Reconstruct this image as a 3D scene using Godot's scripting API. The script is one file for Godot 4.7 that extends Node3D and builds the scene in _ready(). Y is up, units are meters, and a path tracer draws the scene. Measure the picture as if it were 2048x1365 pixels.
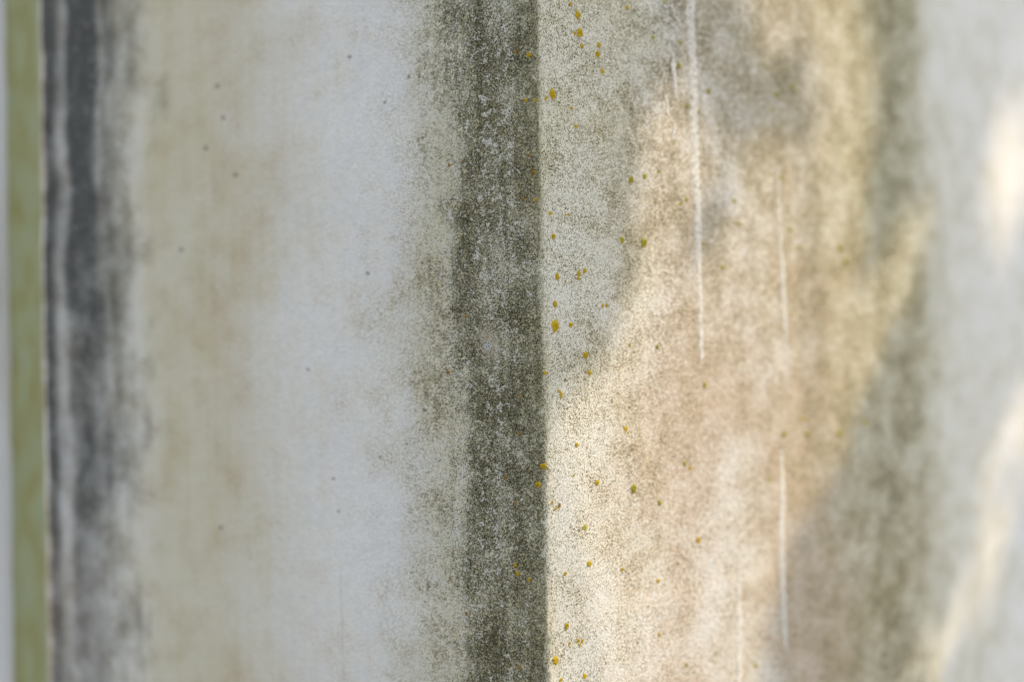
extends Node3D
# A corner of an old square stone pier, seen from half a metre away. Millimetres on the wall: s runs from the arris (0),
# negative along the shaded face, positive along the face that the sun rakes; y is height above the lens (1.25 m).
const EYE := 1.25
const LEFT_TURN := 40.0
const FACE_END := -257.0
const WIDE := 580.0
const TEX_W := 2048
const TEX_H := 1640
const S0 := -261.0
const S_STEP := 0.3037
const Y_TOP := 205.0
const Y_STEP := 0.25
const LICHEN := [
	[16.2,101.3,1.47,1.21,0], [19.6,98.4,2.73,2.43,0], [20.4,93.0,3.24,3.04,0], [18.0,92.7,1.24,1.06,0], [21.4,89.4,1.75,1.37,0], [30.0,90.7,2.05,1.70,0], [29.4,87.8,2.30,2.00,0], [31.8,82.9,2.06,1.85,0],
	[45.2,104.5,1.88,1.42,0], [6.6,73.1,2.86,3.27,0], [3.5,71.4,1.42,1.18,0], [15.7,69.8,1.47,1.21,0], [17.8,64.6,2.22,1.06,0], [-3.7,84.2,2.09,1.62,0], [-8.7,85.7,1.16,1.33,2], [53.2,51.9,2.20,1.91,1],
	[45.8,50.2,2.42,2.37,1], [76.9,45.9,1.77,1.65,1], [73.4,44.2,1.75,1.48,1], [61.6,54.1,1.69,1.13,1], [40.3,31.0,2.38,2.34,1], [52.1,30.5,3.02,3.18,1], [4.9,37.6,2.13,1.33,0], [13.5,37.7,1.22,0.90,0],
	[6.4,30.8,1.90,2.07,0], [7.6,19.0,1.91,2.37,0], [17.8,20.1,1.98,1.96,0], [17.3,18.5,1.48,1.36,0], [20.8,21.0,1.74,1.82,0], [6.2,10.8,1.90,2.07,0], [6.0,4.3,3.33,3.85,0], [13.5,4.6,2.19,1.65,0],
	[29.4,10.4,1.54,1.38,0], [31.7,10.6,1.55,1.39,0], [11.4,17.6,1.21,0.90,0], [20.4,-4.5,2.49,2.27,0], [22.3,-10.0,2.00,1.67,0], [1.3,-9.5,1.64,1.17,0], [8.4,-16.3,1.44,2.52,0], [7.5,-15.1,1.19,1.19,0],
	[10.5,-11.9,0.96,1.19,2], [43.5,-1.8,1.34,1.41,1], [58.8,-2.5,1.68,1.61,1], [40.5,-27.9,2.38,1.72,0], [41.8,-29.2,1.33,0.94,0], [15.4,-31.4,1.72,1.50,0], [-0.2,-36.8,2.27,1.91,0], [-2.0,-42.3,2.27,2.06,0],
	[25.3,-43.6,2.02,1.83,0], [44.5,-47.0,2.68,3.14,1], [3.2,-47.8,1.18,1.32,0], [6.5,-49.0,1.43,1.77,2], [4.8,-49.7,1.42,1.03,0], [13.7,-40.5,0.97,0.75,0], [18.8,-56.7,2.48,1.81,1], [20.7,-67.8,2.49,1.96,0],
	[8.9,-69.4,1.44,1.33,0], [9.3,-85.1,2.16,2.22,0], [14.8,-90.4,1.47,1.64,0], [17.0,-90.7,1.23,1.50,0], [15.7,-91.7,1.47,1.35,0], [10.6,-90.5,1.21,1.19,0], [3.8,-94.4,3.07,2.64,0], [6.9,-93.5,1.19,1.03,2],
	[17.7,-101.4,2.22,1.65,0], [6.3,-100.6,1.90,1.18,0], [86.2,-15.7,2.43,2.17,1], [91.1,83.1,2.15,2.03,1], [73.6,89.7,2.05,1.98,1], [74.4,97.4,1.76,1.48,1], [59.3,97.1,1.96,1.29,1], [78.3,76.9,1.48,1.49,1],
	[98.3,24.1,2.20,1.53,1], [108.9,39.4,2.26,1.55,1], [106.5,47.2,2.25,1.55,1], [86.5,31.8,1.82,1.67,1], [66.6,109.7,1.72,1.30,1], [146.6,91.0,2.86,2.19,1], [135.5,86.8,2.78,2.15,1], [132.3,81.4,2.41,1.61,1],
	[144.1,38.8,2.84,1.99,1], [138.9,57.5,2.46,1.80,1], [150.3,32.7,2.17,1.83,1], [180.0,33.4,3.51,2.66,1], [184.1,28.2,3.15,2.67,1], [143.2,8.4,2.13,1.63,1], [137.1,-34.8,2.79,2.33,1], [154.3,-35.7,2.92,2.01,1],
	[178.7,-36.8,3.50,2.46,1], [150.8,-29.9,2.53,1.64,0], [73.9,-41.1,1.76,1.64,1], [77.1,-42.8,1.77,1.65,0], [58.7,-52.6,1.96,1.92,1], [81.2,-67.0,2.39,2.15,0], [57.8,-77.7,2.23,1.60,0], [57.7,-94.8,1.67,1.44,0],
	[73.1,-107.1,1.75,1.63,1], [116.3,-114.5,2.64,1.74,1], [127.0,-50.3,2.04,1.59,1], [198.0,-33.4,4.49,1.94,0], [38.4,-71.7,1.58,1.40,0], [-8.8,-16.4,1.16,1.19,2], [-9.4,-27.6,1.35,1.04,2], [-10.6,-48.2,1.16,1.34,2],
	[-11.3,-66.7,1.55,1.49,0], [-10.6,-69.2,1.74,1.49,0], [-6.3,-70.6,0.96,1.48,0], [-10.3,-97.0,1.36,1.34,2], [-14.7,-40.7,1.18,1.20,2], [-30.9,-83.1,1.02,1.53,2], [-35.9,54.4,1.04,1.53,2], [-30.2,7.6,1.22,1.22,2],
	[-37.7,-9.4,1.67,1.39,2], [-6.8,42.0,1.53,1.18,2], [-1.9,41.4,1.14,1.47,0], [-2.5,49.5,1.52,1.47,2], [-4.5,54.8,1.33,1.32,2], [-1.7,70.8,1.32,1.17,0], [-5.3,71.1,1.34,1.18,0], ]
const STREAKS := [
	[[81.5,122.4,4.49], [81.3,102.4,5.08], [82.2,89.3,4.80], [82.3,71.0,4.50], [83.2,57.8,5.11], [83.7,41.2,4.52], [83.9,26.2,3.31], [84.5,12.9,2.72], [84.6,-7.1,2.11]],
	[[69.9,93.0,0.87], [70.5,90.3,2.61], [71.2,86.3,2.61], [71.7,81.5,2.04], [71.6,78.8,0.87]],
	[[70.5,69.9,0.87], [70.5,67.9,1.74], [70.1,65.5,0.87]],
	[[136.3,61.8,1.04], [136.6,49.3,2.09], [137.2,31.4,2.09], [138.6,20.6,3.15], [139.3,6.3,2.46], [140.0,-6.7,1.06]],
	[[135.2,-40.2,1.39], [135.6,-51.0,3.13], [134.8,-68.8,4.16], [135.0,-86.7,3.82], [135.6,-104.7,3.13], [136.7,-113.8,1.39]],
	[[105.7,-79.7,1.28], [105.5,-89.9,2.88], [105.0,-107.0,3.52], [104.5,-127.5,3.19]],
	[[65.3,79.9,0.86], [66.4,76.8,1.72], [67.1,72.8,1.15]],
]
const SUN_GAPS := [
	[-5,-25, 18,-23, 32,-19, 44,-9, 52,6, 57,19, 58,40, 56,57, 59,69, 68,81, 82,81, 84,63, 97,58, 137,61, 166,70, 177,89, 167,105, 138,113, 121,113, 123,129, 191,141, 209,108, 206,81, 195,49, 184,29, 176,6, 183,-3, 204,10, 228,34, 246,52, 256,60, 258,52, 250,36, 238,20, 221,6, 201,-13, 186,-30, 178,-49, 148,-56, 130,-65, 126,-79, 119,-99, 112,-131, -11,-111],
	[366,142, 397,137, 375,59, 321,42, 316,64, 328,92, 343,121],
	[326,-43, 352,-26, 360,-45, 318,-107, 283,-163, 224,-152, 243,-127, 288,-82],
]
const SPECKS := [[-100.3,-8.6,1.22,1.00], [-71.9,22.3,1.36,0.96], [-136.0,58.8,2.12,1.39], [-145.0,90.9,2.43,1.75], [-152.2,69.7,2.20,1.59], [-67.0,-36.6,1.12,0.80], [-78.6,93.0,1.39,0.97], [-46.8,-75.9,1.28,3.12], [-42.7,-75.0,0.84,1.40], [-39.7,-79.5,1.26,0.93], [-86.9,-55.2,1.18,0.82], [-89.0,-44.6,1.18,0.82], [-48.0,83.2,0.86,1.40], [-46.4,89.6,0.85,0.62], [-62.8,76.5,1.11,0.79], [-146.7,-64.4,2.17,1.41], [-166.4,34.5,2.27,1.44], [-142.0,79.3,2.15,1.40], [-46.9,63.6,0.85,0.62], [-52.1,83.4,0.86,0.94], [-47.4,-21.4,1.07,1.09], [-55.2,-32.2,0.87,0.63]]

var dir_l: Vector3
var dir_r: Vector3
var nor_l: Vector3
var nor_r: Vector3
var to_sun: Vector3
var lump_a := FastNoiseLite.new()
var lump_b := FastNoiseLite.new()
var lump_c := FastNoiseLite.new()
var to_srgb := PackedByteArray()

func _ready() -> void:
	dir_l = Vector3(-cos(deg_to_rad(LEFT_TURN)), 0, -sin(deg_to_rad(LEFT_TURN)))
	dir_r = Vector3(sin(deg_to_rad(LEFT_TURN)), 0, -cos(deg_to_rad(LEFT_TURN)))
	nor_l = -dir_r
	nor_r = -dir_l
	# ---- camera
	var cam := Camera3D.new()
	cam.name = "camera"
	add_child(cam)
	cam.position = Vector3(-0.0089, EYE, 0.47)
	cam.rotation_degrees = Vector3(0, 0, -0.8)
	cam.fov = 24.02
	cam.near = 0.02
	cam.far = 400.0
	var lens := CameraAttributesPhysical.new()
	lens.frustum_focal_length = 56.4
	lens.frustum_focus_distance = 0.48
	lens.exposure_aperture = 4.9
	cam.attributes = lens
	cam.fov = 24.02
	cam.current = true
	# ---- sky, sun, exposure
	var env := Environment.new()
	env.background_mode = Environment.BG_SKY
	var sm := ProceduralSkyMaterial.new()
	sm.sky_top_color = Color(0.705, 0.755, 0.835)
	sm.sky_horizon_color = Color(0.91, 0.91, 0.92)
	sm.sky_curve = 0.2
	sm.energy_multiplier = 1.32
	sm.ground_bottom_color = Color(0.25, 0.25, 0.2)
	sm.ground_horizon_color = Color(0.6, 0.62, 0.6)
	var sky := Sky.new()
	sky.sky_material = sm
	env.sky = sky
	env.tonemap_mode = Environment.TONE_MAPPER_LINEAR
	env.tonemap_exposure = 2.36
	env.sdfgi_enabled = true
	env.ssao_enabled = true
	env.ssil_enabled = true
	var we := WorldEnvironment.new()
	we.name = "world_environment"
	we.environment = env
	add_child(we)
	var el := deg_to_rad(38.0)
	var az := deg_to_rad(-10.0)
	to_sun = Vector3(cos(el) * cos(az), sin(el), cos(el) * sin(az))
	var sun := DirectionalLight3D.new()
	sun.name = "sun"
	sun.light_energy = 0.6
	sun.light_color = Color(1.0, 0.915, 0.79)
	sun.light_angular_distance = 0.5
	sun.shadow_enabled = true
	add_child(sun)
	sun.look_at_from_position(to_sun * 20.0, Vector3.ZERO, Vector3.UP)
	# ---- structure
	set_up_noise()
	add_ground()
	add_pier()
	add_shrub()
	add_hedge()

func set_up_noise() -> void:
	lump_a.seed = 11; lump_a.frequency = 1.0 / 5.0; lump_a.noise_type = FastNoiseLite.TYPE_SIMPLEX_SMOOTH
	lump_b.seed = 12; lump_b.frequency = 1.0 / 30.0; lump_b.fractal_octaves = 3
	lump_c.seed = 13; lump_c.frequency = 1.0 / 160.0; lump_c.fractal_octaves = 2
	to_srgb.resize(1025)
	for i in 1025:
		to_srgb[i] = int(round(clampf(Color(i / 1024.0, 0, 0).linear_to_srgb().r, 0, 1) * 255.0))

func paint(r: float, g: float, b: float) -> Color:
	return Color(r, g, b).linear_to_srgb()

# ------------------------------------------------------------------ the stone's colour and grain
func noise_bytes(sd: int, period: float, octaves: int, w := TEX_W, h := TEX_H, grow_y := 1) -> PackedByteArray:
	var n := FastNoiseLite.new()
	n.seed = sd
	n.noise_type = FastNoiseLite.TYPE_SIMPLEX_SMOOTH
	n.frequency = 1.0 / period
	n.fractal_type = FastNoiseLite.FRACTAL_FBM if octaves > 1 else FastNoiseLite.FRACTAL_NONE
	n.fractal_octaves = octaves
	var im := n.get_image(w, h / grow_y, false, false, true)
	im.convert(Image.FORMAT_L8)
	if grow_y > 1:
		im.resize(w, h, Image.INTERPOLATE_CUBIC)
	return im.get_data()

func knots(list: Array, at: int) -> PackedFloat32Array:
	var out := PackedFloat32Array()
	out.resize(TEX_W)
	var k := 0
	for i in TEX_W:
		var s := S0 + i * S_STEP
		while k < list.size() - 2 and s > list[k + 1][0]:
			k += 1
		var a: Array = list[k]
		var b: Array = list[k + 1]
		var f := clampf((s - a[0]) / (b[0] - a[0]), 0, 1)
		out[i] = lerpf(a[mini(at, a.size() - 1)], b[mini(at, b.size() - 1)], f)
	return out

var sand: ImageTexture
var rows_c := []
var rows_h := []
var rows_m := []
var N := {}
var T := {}

func stone_textures() -> Array:
	N.fine = noise_bytes(1, 1.7, 1)
	N.fine2 = noise_bytes(21, 4.6, 3)
	N.mid = noise_bytes(2, 17.0, 4)
	N.mott = noise_bytes(3, 70.0, 4)
	N.streak = noise_bytes(4, 16.0, 3, TEX_W, TEX_H, 20)
	N.streak2 = noise_bytes(9, 40.0, 3, TEX_W, TEX_H, 8)
	N.warp = noise_bytes(5, 300.0, 4)
	N.big = noise_bytes(6, 260.0, 3)
	N.dots = noise_bytes(7, 7.0, 1)
	# mean cover of each stain along s, at the top and at the bottom of the view
	var black := [[-261, .0, .0], [-252, .0, .0], [-250.5, .95, .6], [-245.5, 1.1, .75], [-242.5, .7, .5], [-237, .58, .44], [-233, 1.02, .62], [-225, 1.08, .64], [-216, .95, .54], [-211, .62, .4], [-208, .74, .46], [-203, .5, .34], [-190, .3, .22], [-178, .16, .12], [-166, .0, .0], [-62, .0, .0], [-52, .12, .1], [-44, .2, .18], [-40, .26, .23], [-35, .36, .31], [-31, .5, .44], [-27, .64, .55], [-20, .66, .6], [-14, .62, .56], [-7, .54, .56], [-3, .46, .53], [0, .32, .42], [1.5, .16, .12], [8, .14, .1], [30, .16, .1], [50, .2, .1], [62, .3, .1], [75, .28, .1], [84, .2, .1], [140, .18, .1], [190, .16, .16], [205, .2, .2], [222, .26, .27], [238, .26, .26], [252, .2, .2], [270, .1, .12], [290, 0, 0], [366, 0, 0]]
	var olive := [[-261, .3, .3], [-251, .2, .2], [-235, .1, .1], [-217, .12, .1], [-210, .45, .3], [-203, .35, .25], [-180, .1, .1], [-160, .0, .0], [-70, .0, .0], [-60, .1, .12], [-52, .2, .2], [-44, .32, .3], [-36, .46, .42], [-32, .6, .56], [-29, .84, .78], [-12, .86, .84], [-5, .92, .88], [-1, .9, .8], [1.5, .4, .28], [7, .34, .2], [30, .36, .18], [55, .42, .16], [75, .44, .14], [100, .48, .04], [140, .5, .2], [170, .42, .36], [195, .48, .48], [215, .62, .56], [236, .62, .5], [250, .46, .38], [262, .32, .3], [278, .22, .26], [300, .16, .22], [366, .14, .18]]
	var yellow := [[-261, .2, .2], [-210, .3, .25], [-192, .6, .5], [-180, .9, .82], [-155, .95, .88], [-135, .78, .7], [-118, .5, .44], [-100, .24, .2], [-80, .08, .08], [-64, .14, .14], [-52, .5, .5], [-40, .8, .8], [0, .8, .8], [6, .75, .45], [40, .8, .45], [60, .5, .35], [90, .45, .35], [150, .65, .5], [175, .95, .8], [200, 1., .9], [236, .9, .9], [252, .75, .7], [268, .5, .55], [300, .32, .42], [366, .2, .26]]
	var brown := [[-261, .62, .62], [-251, .55, .55], [-243, .3, .3], [-205, .2, .2], [-170, .2, .2], [-140, .28, .22], [-125, .24, .18], [-105, .1, .1], [-60, .1, .1], [-50, .2, .24], [-30, .3, .36], [-10, .3, .4], [0, .16, .18], [25, .22, .28], [45, .3, .42], [58, .52, .58], [72, .68, .62], [100, .66, .36], [122, .64, .42], [140, .64, .84], [170, .5, .88], [195, .36, .64], [230, .3, .5], [250, .24, .3], [270, .14, .14], [366, .1, .1]]
	var white := [[-261, .05, .05], [-60, .0, .0], [-42, .2, .2], [-36, .3, .35], [-31, .42, .6], [-27, .34, .46], [-22, .36, .25], [-17, .58, .3], [-11, .6, .32], [-6, .24, .2], [0, .1, .1], [10, .1, .1], [366, .05, .05]]
	var pores := [[-261, .0, .0], [-90, -.1, -.1], [-70, .0, .0], [-55, .16, .14], [-40, .24, .24], [-32, .28, .28], [-10, .34, .34], [0, .3, .24], [30, .26, .2], [60, .28, .24], [120, .28, .26], [180, .28, .28], [240, .26, .26], [262, .06, .06], [366, .0, .0]]
	for e in [["black", black], ["olive", olive], ["yellow", yellow], ["brown", brown], ["white", white], ["pores", pores]]:
		T[e[0] + "_t"] = knots(e[1], 1)
		T[e[0] + "_b"] = knots(e[1], 2)
	rows_c.resize(TEX_H)
	rows_h.resize(TEX_H)
	rows_m.resize(TEX_H)
	var job := WorkerThreadPool.add_group_task(stone_row, TEX_H, 4)
	WorkerThreadPool.wait_for_group_task_completion(job)
	var cd := PackedByteArray()
	var hd := PackedByteArray()
	var md := PackedByteArray()
	for j in TEX_H:
		cd.append_array(rows_c[j])
		hd.append_array(rows_h[j])
		md.append_array(rows_m[j])
	var ci := Image.create_from_data(TEX_W, TEX_H, false, Image.FORMAT_RGB8, cd)
	var hi := Image.create_from_data(TEX_W, TEX_H, false, Image.FORMAT_L8, hd)
	var mi := Image.create_from_data(TEX_W, TEX_H, false, Image.FORMAT_L8, md)
	spots_on(ci, hi)
	return [ImageTexture.create_from_image(ci), ImageTexture.create_from_image(hi), ImageTexture.create_from_image(mi)]

func cover(d: float) -> float:
	# where a stain is absent not even the coarsest grains hold it
	return d if d > 0.3 else d - (0.3 - d) * 1.1

func stone_row(j: int) -> void:
	var y := Y_TOP - j * Y_STEP
	var f := clampf((115.0 - y) / 235.0, 0.0, 1.0)
	var nf: PackedByteArray = N.fine
	var nf2: PackedByteArray = N.fine2
	var nm: PackedByteArray = N.mid
	var nt: PackedByteArray = N.mott
	var ns: PackedByteArray = N.streak
	var ns2: PackedByteArray = N.streak2
	var nw: PackedByteArray = N.warp
	var nb: PackedByteArray = N.big
	var nd: PackedByteArray = N.dots
	var kt: PackedFloat32Array = T.black_t
	var kb: PackedFloat32Array = T.black_b
	var ot: PackedFloat32Array = T.olive_t
	var ob: PackedFloat32Array = T.olive_b
	var yt: PackedFloat32Array = T.yellow_t
	var yb: PackedFloat32Array = T.yellow_b
	var bt: PackedFloat32Array = T.brown_t
	var bb: PackedFloat32Array = T.brown_b
	var wt: PackedFloat32Array = T.white_t
	var wb: PackedFloat32Array = T.white_b
	var pt: PackedFloat32Array = T.pores_t
	var pb: PackedFloat32Array = T.pores_b
	var rc := PackedByteArray()
	var rh := PackedByteArray()
	var rm := PackedByteArray()
	rm.resize(TEX_W)
	rc.resize(TEX_W * 3)
	rh.resize(TEX_W)
	var o := j * TEX_W
	for i in TEX_W:
		var p := o + i
		var g1 := nf[p] * 0.0039216 - 0.5
		var g2 := nf2[p] * 0.0039216 - 0.5
		var g3 := nm[p] * 0.0039216 - 0.5
		var g4 := nt[p] * 0.0039216 - 0.5
		var st := ns[p] * 0.0039216 - 0.5
		var st2 := ns2[p] * 0.0039216 - 0.5
		if i > 859:
			st *= 0.4
			st2 *= 0.5
		var bg := nb[p] * 0.0039216 - 0.5
		# stains wander; less so near the arris and the joint
		var s := S0 + i * S_STEP
		var room := minf(absf(s), s + 257.0) if s < 0 else s
		var q := clampi(i + int((nw[p] * 0.0039216 - 0.5) * clampf(room * 1.3, 4.0, 80.0) + (g3 * 22.0 + g2 * 8.0 + g4 * 16.0) * (1.0 if s > -150.0 else 0.15)), 0, TEX_W - 1)
		var grain := g1 * 0.9 + g2 * 1.0
		if s < -150.0:
			grain *= 0.55
		var grain2 := grain + g3 * 0.9
		# clean stone: pale lime-rich binder with sand grains in it
		var v := 0.655 + g1 * 0.09 + g2 * 0.08 + g3 * 0.07 + g4 * 0.09 + st2 * 0.05
		var r := v * 1.0
		var g := v * 0.985
		var b := v * 0.95
		# sand: now and then a warm or a dark mineral grain
		if g1 > 0.3:
			r *= 0.86; g *= 0.8; b *= 0.7
		# ochre film
		var c := lerpf(yt[q], yb[q], f) + g4 * 0.3 + bg * 0.25 + st * 0.12 + st2 * 0.3 + g2 * 0.2
		c = clampf(c, 0.0, 1.0) * 0.85
		if s < -90.0:
			r += (0.475 - r) * c
			g += (0.42 - g) * c
			b += (0.265 - b) * c
		else:
			r += (0.51 - r) * c
			g += (0.463 - g) * c
			b += (0.30 - b) * c
		# brown dust held in the pores
		var ds := (s - 88.0) / 55.0
		var dy := (y + 26.0) / 40.0
		c = (0.3 * exp(-ds * ds - dy * dy) + cover(lerpf(bt[q], bb[q], f)) + grain * 1.2 + g3 * 0.5 + g4 * 0.5 + bg * 0.4 + st * 0.2 - 0.5) * 2.1 + 0.5
		c = clampf(c, 0.0, 1.0) * 0.72
		r += (0.43 - r) * c
		g += (0.295 - g) * c
		b += (0.183 - b) * c
		# dirt in the open pores between the sand grains
		c = (lerpf(pt[q], pb[q], f) + grain + g3 * 0.25 - 0.5) * 3.2 + 0.5
		c = clampf(c, 0.0, 1.0) * 0.42
		r += (0.20 - r) * c
		g += (0.175 - g) * c
		b += (0.12 - b) * c
		var pore := c
		# green-brown algae
		if s < -165.0:
			c = (cover(lerpf(ot[q], ob[q], f)) + grain2 * 0.25 + g4 * 0.4 + st2 * 0.3 - 0.5) * 1.1 + 0.5
		else:
			c = (cover(lerpf(ot[q], ob[q], f)) + grain2 * 0.8 + g4 * 0.45 + st * 0.35 + bg * 0.2 - 0.5) * 2.2 + 0.5
		c = clampf(c, 0.0, 1.0) * 0.72
		r += (0.215 - r) * c
		g += (0.195 - g) * c
		b += (0.088 - b) * c
		# black crust
		if s < -165.0:
			c = (cover(lerpf(kt[q], kb[q], f)) + grain2 * 0.25 + g4 * 0.3 + st2 * 0.35 - 0.5) * 1.25 + 0.5
		else:
			c = (cover(lerpf(kt[q], kb[q], f)) + grain2 * 0.85 + g4 * 0.45 + st * 0.3 - 0.5) * 2.8 + 0.5
		c = clampf(c, 0.0, 1.0) * (0.88 if s > -165.0 else 0.95)
		var soot := clampf(-(s + 100.0) * 0.02, 0.0, 1.0)
		r += (0.062 - 0.012 * soot - r) * c
		g += (0.056 - 0.003 * soot - g) * c
		b += (0.030 + 0.022 * soot - b) * c
		var crust := c
		# pale lime flecks
		c = (lerpf(wt[q], wb[q], f) + g3 * 1.4 + g2 * 1.3 + st2 * 0.5 + g1 * 0.6 - 0.70) * 4.0 + 0.5
		c = clampf(c, 0.0, 1.0) * 0.85
		r += (0.60 - r) * c
		g += (0.575 - g) * c
		b += (0.51 - b) * c
		# single dark grains
		c = clampf((nd[p] * 0.0039216 - (0.985 if s < -50.0 or s > 250.0 else 0.88) + g4 * 0.10 + grain * 0.06) * 14.0, 0.0, 0.75)
		r += (0.13 - r) * c
		g += (0.12 - g) * c
		b += (0.085 - b) * c
		rm[i] = int(clampf((lerpf(pt[q], pb[q], f) + 0.1 + g4 * 0.3) * 2.4, 0.06, 1.0) * 255.0)
		var k := i * 3
		rc[k] = to_srgb[int(clampf(r, 0.0, 1.0) * 1024.0)]
		rc[k + 1] = to_srgb[int(clampf(g, 0.0, 1.0) * 1024.0)]
		rc[k + 2] = to_srgb[int(clampf(b, 0.0, 1.0) * 1024.0)]
		rh[i] = int(clampf(0.5 + g1 * 0.30 + g2 * 0.45 + g3 * 0.25 - crust * 0.12 - pore * 0.25, 0.0, 1.0) * 255.0)
	rows_c[j] = rc
	rows_h[j] = rh
	rows_m[j] = rm

func sand_texture() -> ImageTexture:
	# open pores and single sand grains, 0.1 mm to the pixel
	var w := 940
	var n := FastNoiseLite.new()
	n.noise_type = FastNoiseLite.TYPE_SIMPLEX_SMOOTH
	n.fractal_type = FastNoiseLite.FRACTAL_NONE
	var lay := []
	for e in [[301, 3.4], [302, 6.0], [303, 20.0]]:
		n.seed = e[0]
		n.frequency = 1.0 / e[1]
		var im := n.get_seamless_image(w, w, false, false, 0.1, true)
		im.convert(Image.FORMAT_L8)
		lay.append(im.get_data())
	var a: PackedByteArray = lay[0]
	var b: PackedByteArray = lay[1]
	var d: PackedByteArray = lay[2]
	var out := PackedByteArray()
	out.resize(w * w * 3)
	for p in w * w:
		var x := (a[p] * 0.8 + b[p] * 1.0 + d[p] * 0.35) / 255.0 - 1.075
		var v := clampf(1.0 + (x + 0.15) * 2.8, 0.42, 1.0)
		out[p * 3] = int(255.0 * v)
		out[p * 3 + 1] = int(255.0 * v * (0.97 + 0.03 * v))
		out[p * 3 + 2] = int(255.0 * v * (0.72 + 0.28 * v))
	return ImageTexture.create_from_image(Image.create_from_data(w, w, false, Image.FORMAT_RGB8, out))

func spots_on(ci: Image, hi: Image) -> void:
	var rng := RandomNumberGenerator.new()
	rng.seed = 5
	# small dark pits of algae on the clean stone
	for d in SPECKS:
		var ci_x := int((d[0] - S0) / S_STEP)
		var ci_y := int((Y_TOP - d[1]) / Y_STEP)
		var rx: float = d[2] / S_STEP * 0.5
		var ry: float = d[3] / Y_STEP * 0.5
		for yy in range(-int(ry) - 3, int(ry) + 4):
			for xx in range(-int(rx) - 3, int(rx) + 4):
				var e := sqrt(pow(xx / (rx + 0.6), 2) + pow(yy / (ry + 0.6), 2)) + rng.randf_range(-0.25, 0.25)
				if e < 1.0 and ci_x + xx >= 0 and ci_x + xx < TEX_W and ci_y + yy >= 0 and ci_y + yy < TEX_H:
					ci.set_pixel(ci_x + xx, ci_y + yy, ci.get_pixel(ci_x + xx, ci_y + yy).lerp(paint(0.14, 0.13, 0.10), 0.5))
					hi.set_pixel(ci_x + xx, ci_y + yy, Color(0.05, 0.05, 0.05))
	# a pale scab of old render left in the dark band
	for yy in range(-24, 25):
		for xx in range(-15, 16):
			var e := sqrt(pow(xx / 14.0, 2) + pow(yy / 21.0, 2)) + rng.randf_range(-0.3, 0.3) + lump_a.get_noise_2d(xx * 0.5, yy * 0.5) * 0.4
			if e < 0.95:
				var px := Vector2i(int((-21.9 - S0) / S_STEP) + xx, int((Y_TOP + 0.4) / Y_STEP) + yy)
				var inner := Vector2(xx - 1, yy - 4).length() < 6.0
				ci.set_pixelv(px, ci.get_pixelv(px).lerp(paint(.46, .47, .47) if inner else paint(.40, .35, .27), 0.7))
				hi.set_pixelv(px, Color.WHITE * minf(1.0, hi.get_pixelv(px).r + 0.3))
	# hairline crack low on the shaded face
	var cx := (-86.6 - S0) / S_STEP
	for yy in range(int((Y_TOP + 76.0) / Y_STEP), TEX_H):
		cx += rng.randf_range(-0.35, 0.35)
		var w := 0.5 if rng.randf() < 0.6 else 0.25
		for xx in 2:
			ci.set_pixel(int(cx) + xx, yy, ci.get_pixel(int(cx) + xx, yy).lerp(paint(0.25, 0.24, 0.22), w * 0.5))
			hi.set_pixel(int(cx) + xx, yy, Color(0.15, 0.15, 0.15))

# ------------------------------------------------------------------ the pier
func relief(s: float, y: float) -> float:
	return lump_a.get_noise_2d(s, y) * 0.10 + lump_b.get_noise_2d(s, y * 0.6) * 0.35 + lump_c.get_noise_2d(s, y * 0.5) * 0.9

func wall_point(s: float, y: float, lift := 0.0) -> Vector3:
	# a point of the corner block's skin, in metres
	var chip := maxf(0.0, lump_b.get_noise_2d(y * 2.6, 140.0) - 0.22) * 6.0
	var r := maxf(0.7, chip +  1.7 + lump_b.get_noise_2d(y * 1.4, 77.0) * 2.4 + lump_a.get_noise_2d(y * 0.7, 31.0) * 0.6)
	var p: Vector3
	var n: Vector3
	if s < -r:
		p = dir_l * -s
		n = nor_l
	elif s > r:
		p = dir_r * s
		n = nor_r
	else:
		var t := (s + r) / (2.0 * r)
		p = dir_l * r * (1.0 - t) * (1.0 - t) + dir_r * r * t * t
		n = nor_l.lerp(nor_r, t).normalized()
	# the far edge of the shaded face is rounded off too
	if s < FACE_END + 6.0:
		var k := (FACE_END + 6.0 - s) / 6.0
		p -= nor_l * 3.0 * k * k
		p += dir_l * lump_b.get_noise_2d(y * 0.7, 210.0) * 2.2 * k
	p += n * (relief(s, y) + lift)
	return Vector3(p.x * 0.001, EYE + y * 0.001, p.z * 0.001)

func fold(x: float, span: float) -> float:
	# mirrored repeat, so that the grain goes on without a seam
	x = fposmod(x, 2.0 * span)
	return x if x < span else 2.0 * span - x

func add_skin(st: SurfaceTool, ss: PackedFloat32Array, ys: PackedFloat32Array) -> void:
	var span_s := TEX_W * S_STEP
	var span_y := TEX_H * Y_STEP
	for y in ys:
		for s in ss:
			st.set_uv(Vector2(fold(s - S0, span_s) / span_s, fold(Y_TOP - y, span_y) / span_y))
			st.set_uv2(Vector2(s / 94.0, -y / 150.0))
			st.add_vertex(wall_point(s, y))
	var w := ss.size()
	for j in ys.size() - 1:
		for i in w - 1:
			var a := j * w + i
			for k in [a, a + 1, a + w, a + 1, a + w + 1, a + w]:
				st.add_index(k)

func steps(list: Array) -> PackedFloat32Array:
	# [[from, to, step], ...] as one rising list
	var out := PackedFloat32Array()
	for e in list:
		var n := int(round((e[1] - e[0]) / e[2]))
		for i in n:
			out.append(e[0] + (e[1] - e[0]) * i / n)
	out.append(list[-1][1])
	return out

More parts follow.
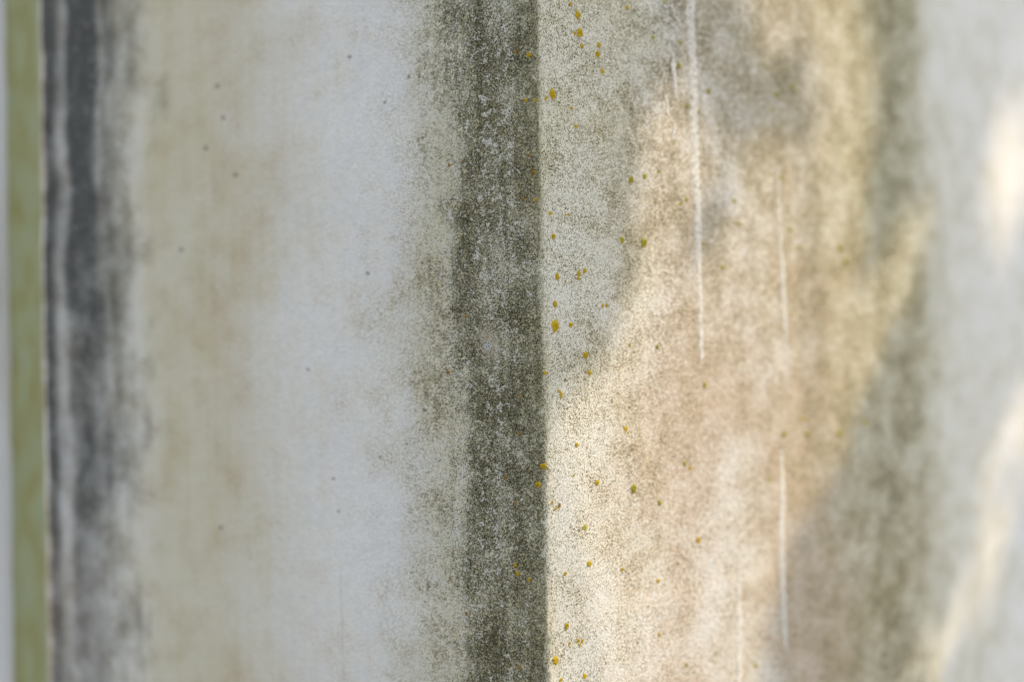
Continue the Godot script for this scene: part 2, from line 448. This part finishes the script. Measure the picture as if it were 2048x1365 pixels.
func flat(st: SurfaceTool, a: Vector3, b: Vector3, c: Vector3, d: Vector3) -> void:
	for e in [[a, Vector2(0, 0)], [b, Vector2(1, 0)], [c, Vector2(1, 1)], [a, Vector2(0, 0)], [c, Vector2(1, 1)], [d, Vector2(0, 1)]]:
		st.set_uv(e[1] * 0.2)
		st.set_uv2(e[1] * 3.0)
		st.add_vertex(e[0])

func part(called: String, mesh: Mesh, m: Material, parent: Node) -> MeshInstance3D:
	var o := MeshInstance3D.new()
	o.name = called
	o.mesh = mesh
	o.material_override = m
	o.cast_shadow = GeometryInstance3D.SHADOW_CASTING_SETTING_ON
	parent.add_child(o, true)
	return o

func rough(color := Color.WHITE) -> StandardMaterial3D:
	var m := StandardMaterial3D.new()
	m.albedo_color = color
	m.roughness = 0.95
	m.metallic_specular = 0.25
	return m

func add_pier() -> void:
	var pier := Node3D.new()
	pier.name = "stone_pier"
	pier.set_meta("label", "weathered pale stone pier with a blackened vertical edge and yellow lichen dots")
	pier.set_meta("category", "pier")
	add_child(pier)
	var tex := stone_textures()
	var stone := rough()
	stone.albedo_texture = tex[0]
	stone.heightmap_enabled = true
	stone.heightmap_texture = tex[1]
	stone.detail_enabled = true
	stone.detail_blend_mode = BaseMaterial3D.BLEND_MODE_MUL
	stone.detail_uv_layer = BaseMaterial3D.DETAIL_UV_2
	sand = sand_texture()
	stone.detail_albedo = sand
	stone.detail_mask = tex[2]
	stone.heightmap_scale = 0.03
	# corner block: two weathered faces, then plain sides, back, top
	var st := SurfaceTool.new()
	st.begin(Mesh.PRIMITIVE_TRIANGLES)
	var ss := steps([[FACE_END, -245.0, 1.0], [-245.0, -60.0, 4.0], [-60.0, -8.0, 1.5], [-8.0, 8.0, 0.5], [8.0, 80.0, 1.5], [80.0, 240.0, 3.0], [240.0, WIDE, 10.0]])
	var ys := steps([[-EYE * 1000.0, -220.0, 10.0], [-220.0, 220.0, 1.5], [220.0, 1150.0, 10.0]])
	ys.reverse()
	add_skin(st, ss, ys)
	st.generate_normals()
	var front := st.commit()
	st = SurfaceTool.new()
	st.begin(Mesh.PRIMITIVE_TRIANGLES)
	var top := EYE + 1.15
	var a := dir_l * 0.257 - nor_l * 0.003
	var b := dir_l * 0.257 + dir_r * 0.58
	var c := dir_r * 0.58
	var up := Vector3.UP * top
	flat(st, b + up, a + up, a, b)
	flat(st, c + up, b + up, b, c)
	flat(st, a + up, b + up, c + up, Vector3.ZERO + up)
	st.generate_normals()
	st.commit(front)
	var corner := part("corner_block", front, stone, pier)
	corner.set_meta("label", "pale corner stone with black algae along its edge and sunlit right face")
	add_joint(pier)
	add_side_block(pier)
	add_lichen(corner)
	add_streaks(corner)

func stained(sd: int, w: int, h: int, ramp: Array, period: float, stretch: int) -> ImageTexture:
	var n := FastNoiseLite.new()
	n.seed = sd
	n.frequency = 1.0 / period
	n.fractal_octaves = 4
	var im := n.get_image(w, h / stretch, false, false, true)
	im.convert(Image.FORMAT_L8)
	im.resize(w, h, Image.INTERPOLATE_CUBIC)
	n.seed = sd + 50
	n.frequency = 0.3
	var fine := n.get_image(w, h, false, false, true)
	fine.convert(Image.FORMAT_L8)
	var a := im.get_data()
	var b := fine.get_data()
	var out := PackedByteArray()
	out.resize(w * h * 3)
	for p in w * h:
		var t := clampf((a[p] * 0.75 + b[p] * 0.25) / 255.0, 0.0, 0.999) * (ramp.size() - 1)
		var c: Color = ramp[int(t)].lerp(ramp[int(t) + 1], t - int(t))
		out[p * 3] = int(c.r * 255)
		out[p * 3 + 1] = int(c.g * 255)
		out[p * 3 + 2] = int(c.b * 255)
	return ImageTexture.create_from_image(Image.create_from_data(w, h, false, Image.FORMAT_RGB8, out))

func strip_mesh(from_s: float, to_s: float, cols: int, depth: Callable, back: float) -> ArrayMesh:
	# a strip of the shaded side of the pier, from ground to top, depth(s, y) mm behind the face plane, closed at the sides
	var st := SurfaceTool.new()
	st.begin(Mesh.PRIMITIVE_TRIANGLES)
	var ys := steps([[-EYE * 1000.0, -220.0, 20.0], [-220.0, 220.0, 4.0], [220.0, 1150.0, 20.0]])
	ys.reverse()
	for y in ys:
		for i in cols + 3:
			var t := clampf((i - 1.0) / cols, 0, 1)
			var s := lerpf(from_s, to_s, t)
			var d: float = back if i == 0 or i == cols + 2 else depth.call(s, y)
			var p := (dir_l * -s - nor_l * d) * 0.001
			st.set_uv(Vector2(s * 0.004, -y * 0.004))
			st.add_vertex(Vector3(p.x, EYE + y * 0.001, p.z))
	var w := cols + 3
	for j in ys.size() - 1:
		for i in w - 1:
			var a := j * w + i
			for k in [a, a + 1, a + w, a + 1, a + w + 1, a + w]:
				st.add_index(k)
	st.generate_normals()
	var m := st.commit()
	var q := SurfaceTool.new()
	q.begin(Mesh.PRIMITIVE_TRIANGLES)
	var up := Vector3.UP * (EYE + 1.15)
	var e := [(dir_l * -from_s - nor_l * 5.0) * 0.001, (dir_l * -to_s - nor_l * 5.0) * 0.001, (dir_l * -to_s - nor_l * back) * 0.001, (dir_l * -from_s - nor_l * back) * 0.001]
	flat(q, e[0] + up, e[1] + up, e[2] + up, e[3] + up)
	flat(q, e[2] + up, e[3] + up, e[3], e[2])
	q.generate_normals()
	q.commit(m)
	return m

func add_joint(pier: Node3D) -> void:
	var m := rough()
	m.albedo_texture = stained(31, 256, 512, [paint(.19, .16, .06), paint(.27, .255, .11), paint(.30, .305, .16), paint(.30, .32, .19), paint(.38, .38, .27)], 16.0, 4)
	var mesh := strip_mesh(-288.0, -256.0, 14, func(s, y): return 4.2 + 1.4 * sin((s + 257.0) / 31.0 * PI) * -1.0 + lump_a.get_noise_2d(s * 0.7, y * 0.5) * 0.35 + lump_b.get_noise_2d(s, y) * 0.6, 580.0)
	var o := part("mortar_joint", mesh, m, pier)
	o.set_meta("label", "recessed mortar joint covered in green algae")

func add_side_block(pier: Node3D) -> void:
	var m := rough()
	m.albedo_texture = stained(41, 512, 512, [paint(.33, .31, .25), paint(.45, .44, .40), paint(.52, .51, .49), paint(.55, .545, .53), paint(.60, .59, .56)], 60.0, 6)
	var edge := -284.0
	var mesh := strip_mesh(-580.0, edge, 60, func(s, y):
		var k := clampf((s - (edge - 5.0)) / 5.0, 0.0, 1.0)
		return 3.0 * k * k - lump_b.get_noise_2d(s, y) * 0.4 - lump_c.get_noise_2d(s, y * 0.5) * 0.9, 580.0)
	part("side_block", mesh, m, pier)

func blob(rng: RandomNumberGenerator, lobes: int) -> ArrayMesh:
	# a small crusty rosette: unit radius, ragged rim, heaped with granules
	var st := SurfaceTool.new()
	st.begin(Mesh.PRIMITIVE_TRIANGLES)
	var seg := 28
	var rim := PackedFloat32Array()
	var ph := rng.randf() * TAU
	for i in seg:
		rim.append(0.95 + 0.2 * sin(i * TAU / seg * lobes + ph) + 0.12 * sin(i * TAU / seg * (lobes * 2 + 1) + ph * 2.0) + rng.randf_range(-0.2, 0.14))
	var rings := [[0.22, 0.7], [0.42, 0.8], [0.62, 0.75], [0.82, 0.6], [1.0, -0.2]]
	for ring in rings:
		for i in seg:
			var r: float = ring[0] * lerpf(1.0, rim[i], ring[0]) * rng.randf_range(0.92, 1.08)
			var h: float = ring[1] * rng.randf_range(0.25, 1.35) if ring[1] > 0 else ring[1]
			var a := (i + rng.randf_range(-0.3, 0.3)) * TAU / seg
			st.add_vertex(Vector3(cos(a) * r, sin(a) * r, h))
	st.add_vertex(Vector3(0, 0, 0.6))
	var last := rings.size() * seg
	for i in seg:
		var n := (i + 1) % seg
		for k in [last, n, i]:
			st.add_index(k)
		for q in rings.size() - 1:
			var o := q * seg
			for k in [o + i, o + n, o + seg + i, o + n, o + seg + n, o + seg + i]:
				st.add_index(k)
	st.generate_normals()
	return st.commit()

func add_lichen(corner: Node3D) -> void:
	var rng := RandomNumberGenerator.new()
	rng.seed = 8
	var shapes := []
	for i in 6:
		shapes.append(blob(rng, 3 + i % 4))
	var looks := []
	for c in [[paint(.10, .06, .01), paint(.30, .19, .01), paint(.46, .31, .012), paint(.56, .40, .03), paint(.60, .48, .12)], [paint(.08, .075, .01), paint(.22, .19, .012), paint(.33, .29, .02), paint(.44, .38, .05), paint(.52, .46, .14)], [paint(.20, .10, .02), paint(.30, .16, .03), paint(.36, .24, .06)]]:
		var m := rough()
		m.albedo_texture = stained(60 + looks.size(), 64, 64, c, 6.0, 1)
		m.uv1_triplanar = true
		m.uv1_scale = Vector3.ONE * 0.35
		looks.append(m)
	for d in LICHEN:
		var s: float = d[0]
		var p := wall_point(s, d[1])
		var n := nor_l.lerp(nor_r, smoothstep(-1.5, 1.5, s)).normalized()
		var side := Vector3.UP.cross(n).normalized()
		var o := part("lichen_patch", shapes[rng.randi() % shapes.size()], looks[int(d[4])], corner)
		var w: float = d[2] * 0.0005
		var h: float = d[3] * 0.0005
		o.transform = Transform3D(Basis(side * w, Vector3.UP * h, n * minf(w, h) * rng.randf_range(0.4, 0.7)), p)

func add_streaks(corner: Node3D) -> void:
	var m := rough()
	m.albedo_texture = stained(71, 128, 512, [paint(.46, .41, .33), paint(.59, .55, .47), paint(.66, .62, .55), paint(.70, .67, .61)], 8.0, 3)
	m.detail_enabled = true
	m.detail_blend_mode = BaseMaterial3D.BLEND_MODE_MUL
	m.detail_uv_layer = BaseMaterial3D.DETAIL_UV_2
	m.detail_albedo = sand
	var rng := RandomNumberGenerator.new()
	rng.seed = 17
	for line in STREAKS:
		var st := SurfaceTool.new()
		st.begin(Mesh.PRIMITIVE_TRIANGLES)
		var rows := 0
		for k in line.size() - 1:
			var n := int(absf(line[k + 1][1] - line[k][1]) / 0.8) + 1
			for q in n + (1 if k == line.size() - 2 else 0):
				var t := float(q) / n
				var s := lerpf(line[k][0], line[k + 1][0], t)
				var y := lerpf(line[k][1], line[k + 1][1], t)
				var w := lerpf(line[k][2], line[k + 1][2], t) * 0.4
				s += lump_a.get_noise_2d(y * 0.6, 9.0) * 0.25
				var wl := w * (1.0 + lump_a.get_noise_2d(y * 2.2, 50.0) * 0.9)
				var wr := w * (1.0 + lump_a.get_noise_2d(y * 2.2, 90.0) * 0.9)
				for e in [[-wl * 1.25, -0.1], [-wl, 0.1], [0.0, 0.2], [wr, 0.1], [wr * 1.25, -0.1]]:
					st.set_uv(Vector2((s + e[0]) * 0.03, y * 0.012))
					st.set_uv2(Vector2(s + e[0], -y) / 94.0)
					st.add_vertex(wall_point(s + e[0], y, e[1] + rng.randf_range(-0.09, 0.09)))
				rows += 1
		for j in rows - 1:
			for i in 4:
				var a := j * 5 + i
				for k in [a, a + 1, a + 5, a + 1, a + 6, a + 5]:
					st.add_index(k)
		st.generate_normals()
		part("lime_streak", st.commit(), m, corner)

# ------------------------------------------------------------------ what stands round the pier
func add_ground() -> void:
	var g := MeshInstance3D.new()
	g.name = "ground"
	var pm := PlaneMesh.new()
	pm.size = Vector2(300, 300)
	g.mesh = pm
	var m := rough()
	m.albedo_texture = stained(81, 512, 512, [paint(.16, .14, .11), paint(.25, .22, .17), paint(.31, .275, .22), paint(.28, .25, .19), paint(.36, .33, .27)], 30.0, 1)
	m.uv1_triplanar = true
	m.uv1_world_triplanar = true
	m.uv1_scale = Vector3.ONE * 0.5
	g.material_override = m
	g.set_meta("kind", "structure")
	add_child(g)

func limb(st: SurfaceTool, pts: Array, r0: float, r1: float) -> void:
	var seg := 7
	for k in pts.size() - 1:
		var a: Vector3 = pts[k]
		var b: Vector3 = pts[k + 1]
		var d := (b - a).normalized()
		var u := d.cross(Vector3(0.3, 0.1, 0.9)).normalized()
		var v := d.cross(u)
		var ra := lerpf(r0, r1, float(k) / (pts.size() - 1))
		var rb := lerpf(r0, r1, float(k + 1) / (pts.size() - 1))
		for i in seg:
			var o0 := u * cos(i * TAU / seg) + v * sin(i * TAU / seg)
			var o1 := u * cos((i + 1) * TAU / seg) + v * sin((i + 1) * TAU / seg)
			for p in [a + o0 * ra, b + o1 * rb, b + o0 * rb, a + o0 * ra, a + o1 * ra, b + o1 * rb]:
				st.add_vertex(p)

func add_shrub() -> void:
	var shrub := Node3D.new()
	shrub.name = "leafy_shrub"
	shrub.position = Vector3(1.48, 0, -0.45)
	shrub.set_meta("label", "tall small-leaved shrub standing right of the pier, throwing dappled shade on it")
	shrub.set_meta("category", "shrub")
	add_child(shrub)
	var foot := shrub.position
	var rng := RandomNumberGenerator.new()
	rng.seed = 23
	var gaps := []
	for gp in SUN_GAPS:
		var poly := PackedVector2Array()
		for i in gp.size() / 2:
			poly.append(Vector2(gp[i * 2], gp[i * 2 + 1]))
		gaps.append(poly)
	var spots := []
	# leaves between the sun and the wall, with openings through which it shines
	var tries := 0
	while tries < 16000:
		tries += 1
		var s := rng.randf_range(-170.0, 680.0)
		var y := rng.randf_range(-560.0, 560.0)
		# thinner and in clumps towards the outside of the crown
		var out := maxf(absf(s - 190.0) / 270.0, absf(y) / 240.0) - 1.0
		if out > 0.0 and lump_c.get_noise_2d(s * 1.6 + 900.0, y * 1.6) < out * 0.9 - 0.12 + rng.randf_range(-0.15, 0.15):
			continue
		var t := rng.randf_range(1.45, 1.9) if s < 280.0 else rng.randf_range(2.2, 2.6)
		var c := wall_plane(s, y) + to_sun * t
		var lf := leaf_frame(rng)
		var len := rng.randf_range(0.011, 0.019)
		var ok := true
		var sift := rng.randf()
		for k in 8:
			var o: Vector3 = lf[0] * cos(k * TAU / 8) * len + lf[1] * sin(k * TAU / 8) * len * 0.5
			var w := c + o
			# follow the sun's ray back to the wall
			var hit := w - to_sun * ((w - Vector3(0, EYE, 0)).dot(nor_r) / to_sun.dot(nor_r))
			var q := Vector2(hit.dot(dir_r) * 1000.0, (hit.y - EYE) * 1000.0)
			for gi in gaps.size():
				if Geometry2D.is_point_in_polygon(q, gaps[gi]) and sift > [0.012 if y > -15.0 else 0.0, 0.13, 0.11][gi]:
					ok = false
			if not ok:
				break
		if ok:
			spots.append([c, lf, len])
	# the shrub's lower body
	for i in 1400:
		var d := Vector3(rng.randfn(), rng.randfn(), rng.randfn()).normalized() * pow(rng.randf(), 0.4)
		var c := foot + Vector3(d.x * 0.38, 1.2 + d.y * 0.62, d.z * 0.38)
		spots.append([c, leaf_frame(rng), rng.randf_range(0.013, 0.022)])
	var st := SurfaceTool.new()
	st.begin(Mesh.PRIMITIVE_TRIANGLES)
	for sp in spots:
		var c: Vector3 = sp[0] - foot
		var u: Vector3 = sp[1][0] * sp[2]
		var v: Vector3 = sp[1][1] * sp[2] * 0.5
		var n: Vector3 = u.cross(v).normalized() * (sp[2] * 0.12)
		var ring := [c + u, c + u * 0.45 + v * 0.9 + n, c - u * 0.35 + v + n, c - u, c - u * 0.35 - v + n, c + u * 0.45 - v * 0.9 + n]
		for k in 6:
			for p in [c, ring[k], ring[(k + 1) % 6]]:
				st.add_vertex(p)
	st.generate_normals()
	var lm := rough(paint(.07, .11, .03))
	lm.roughness = 0.6
	lm.backlight = Color(0.25, 0.35, 0.08)
	var fo := part("foliage", st.commit(), lm, shrub)
	fo.set_meta("kind", "stuff")
	var bark := rough(paint(.13, .10, .07))
	st = SurfaceTool.new()
	st.begin(Mesh.PRIMITIVE_TRIANGLES)
	limb(st, [Vector3(0, -0.05, 0), Vector3(0.03, 0.4, 0.01), Vector3(-0.01, 0.85, 0.02), Vector3(-0.04, 1.3, 0.05), Vector3(-0.06, 1.7, 0.08)], 0.032, 0.014)
	st.generate_normals()
	part("trunk", st.commit(), bark, shrub)
	for k in 9:
		st = SurfaceTool.new()
		st.begin(Mesh.PRIMITIVE_TRIANGLES)
		var e: Vector3 = spots[(k * 97) % 700][0] - foot
		var b := Vector3(-0.03, 1.1 + 0.06 * k, 0.04)
		limb(st, [b, b.lerp(e, 0.45) + Vector3(0.02, 0.05, 0.0), e], 0.006, 0.0008)
		st.generate_normals()
		part("branch", st.commit(), bark, shrub)

func wall_plane(s: float, y: float) -> Vector3:
	return dir_r * s * 0.001 + Vector3(0, EYE + y * 0.001, 0)

func leaf_frame(rng: RandomNumberGenerator) -> Array:
	var n := (to_sun + Vector3(rng.randfn(), rng.randfn(), rng.randfn()) * 0.35).normalized()
	var u := n.cross(Vector3(rng.randfn(), rng.randfn(), rng.randfn())).normalized()
	return [u, n.cross(u)]

func add_hedge() -> void:
	# stands across from the shaded face and takes part of its sky
	var hedge := Node3D.new()
	hedge.name = "garden_hedge"
	hedge.set_meta("label", "clipped dark green hedge across from the shaded left face of the pier")
	hedge.set_meta("category", "hedge")
	var mid := Vector3(nor_l.x * 1.6, 0, nor_l.z * 1.6)
	add_child(hedge)
	hedge.transform = Transform3D(Basis(dir_l, Vector3.UP, dir_l.cross(Vector3.UP)), mid)
	var rng := RandomNumberGenerator.new()
	rng.seed = 77
	var st := SurfaceTool.new()
	st.begin(Mesh.PRIMITIVE_TRIANGLES)
	for i in 15000:
		var c := Vector3(rng.randf_range(-2.2, 2.2), rng.randf_range(0.03, 2.5), rng.randf_range(-0.3, 0.3) + rng.randfn() * 0.03)
		var n := Vector3(rng.randfn(), rng.randfn(), rng.randfn()).normalized()
		var u := n.cross(Vector3(rng.randfn(), rng.randfn(), rng.randfn())).normalized() * rng.randf_range(0.025, 0.042)
		var v := n.cross(u) * 0.5
		for q in [c + u, c + v, c - u, c + u, c - u, c - v]:
			st.add_vertex(q)
	st.generate_normals()
	var lm := rough(paint(.055, .085, .03))
	lm.roughness = 0.55
	lm.backlight = Color(0.2, 0.3, 0.08)
	var fo := part("foliage", st.commit(), lm, hedge)
	fo.set_meta("kind", "stuff")
	var bark := rough(paint(.12, .10, .07))
	for k in 8:
		st = SurfaceTool.new()
		st.begin(Mesh.PRIMITIVE_TRIANGLES)
		var x := -1.95 + k * 0.55
		limb(st, [Vector3(x, -0.05, 0), Vector3(x + 0.03, 0.6, 0.02), Vector3(x - 0.04, 1.3, -0.02), Vector3(x, 1.9, 0.03)], 0.03, 0.008)
		st.generate_normals()
		part("trunk", st.commit(), bark, hedge)
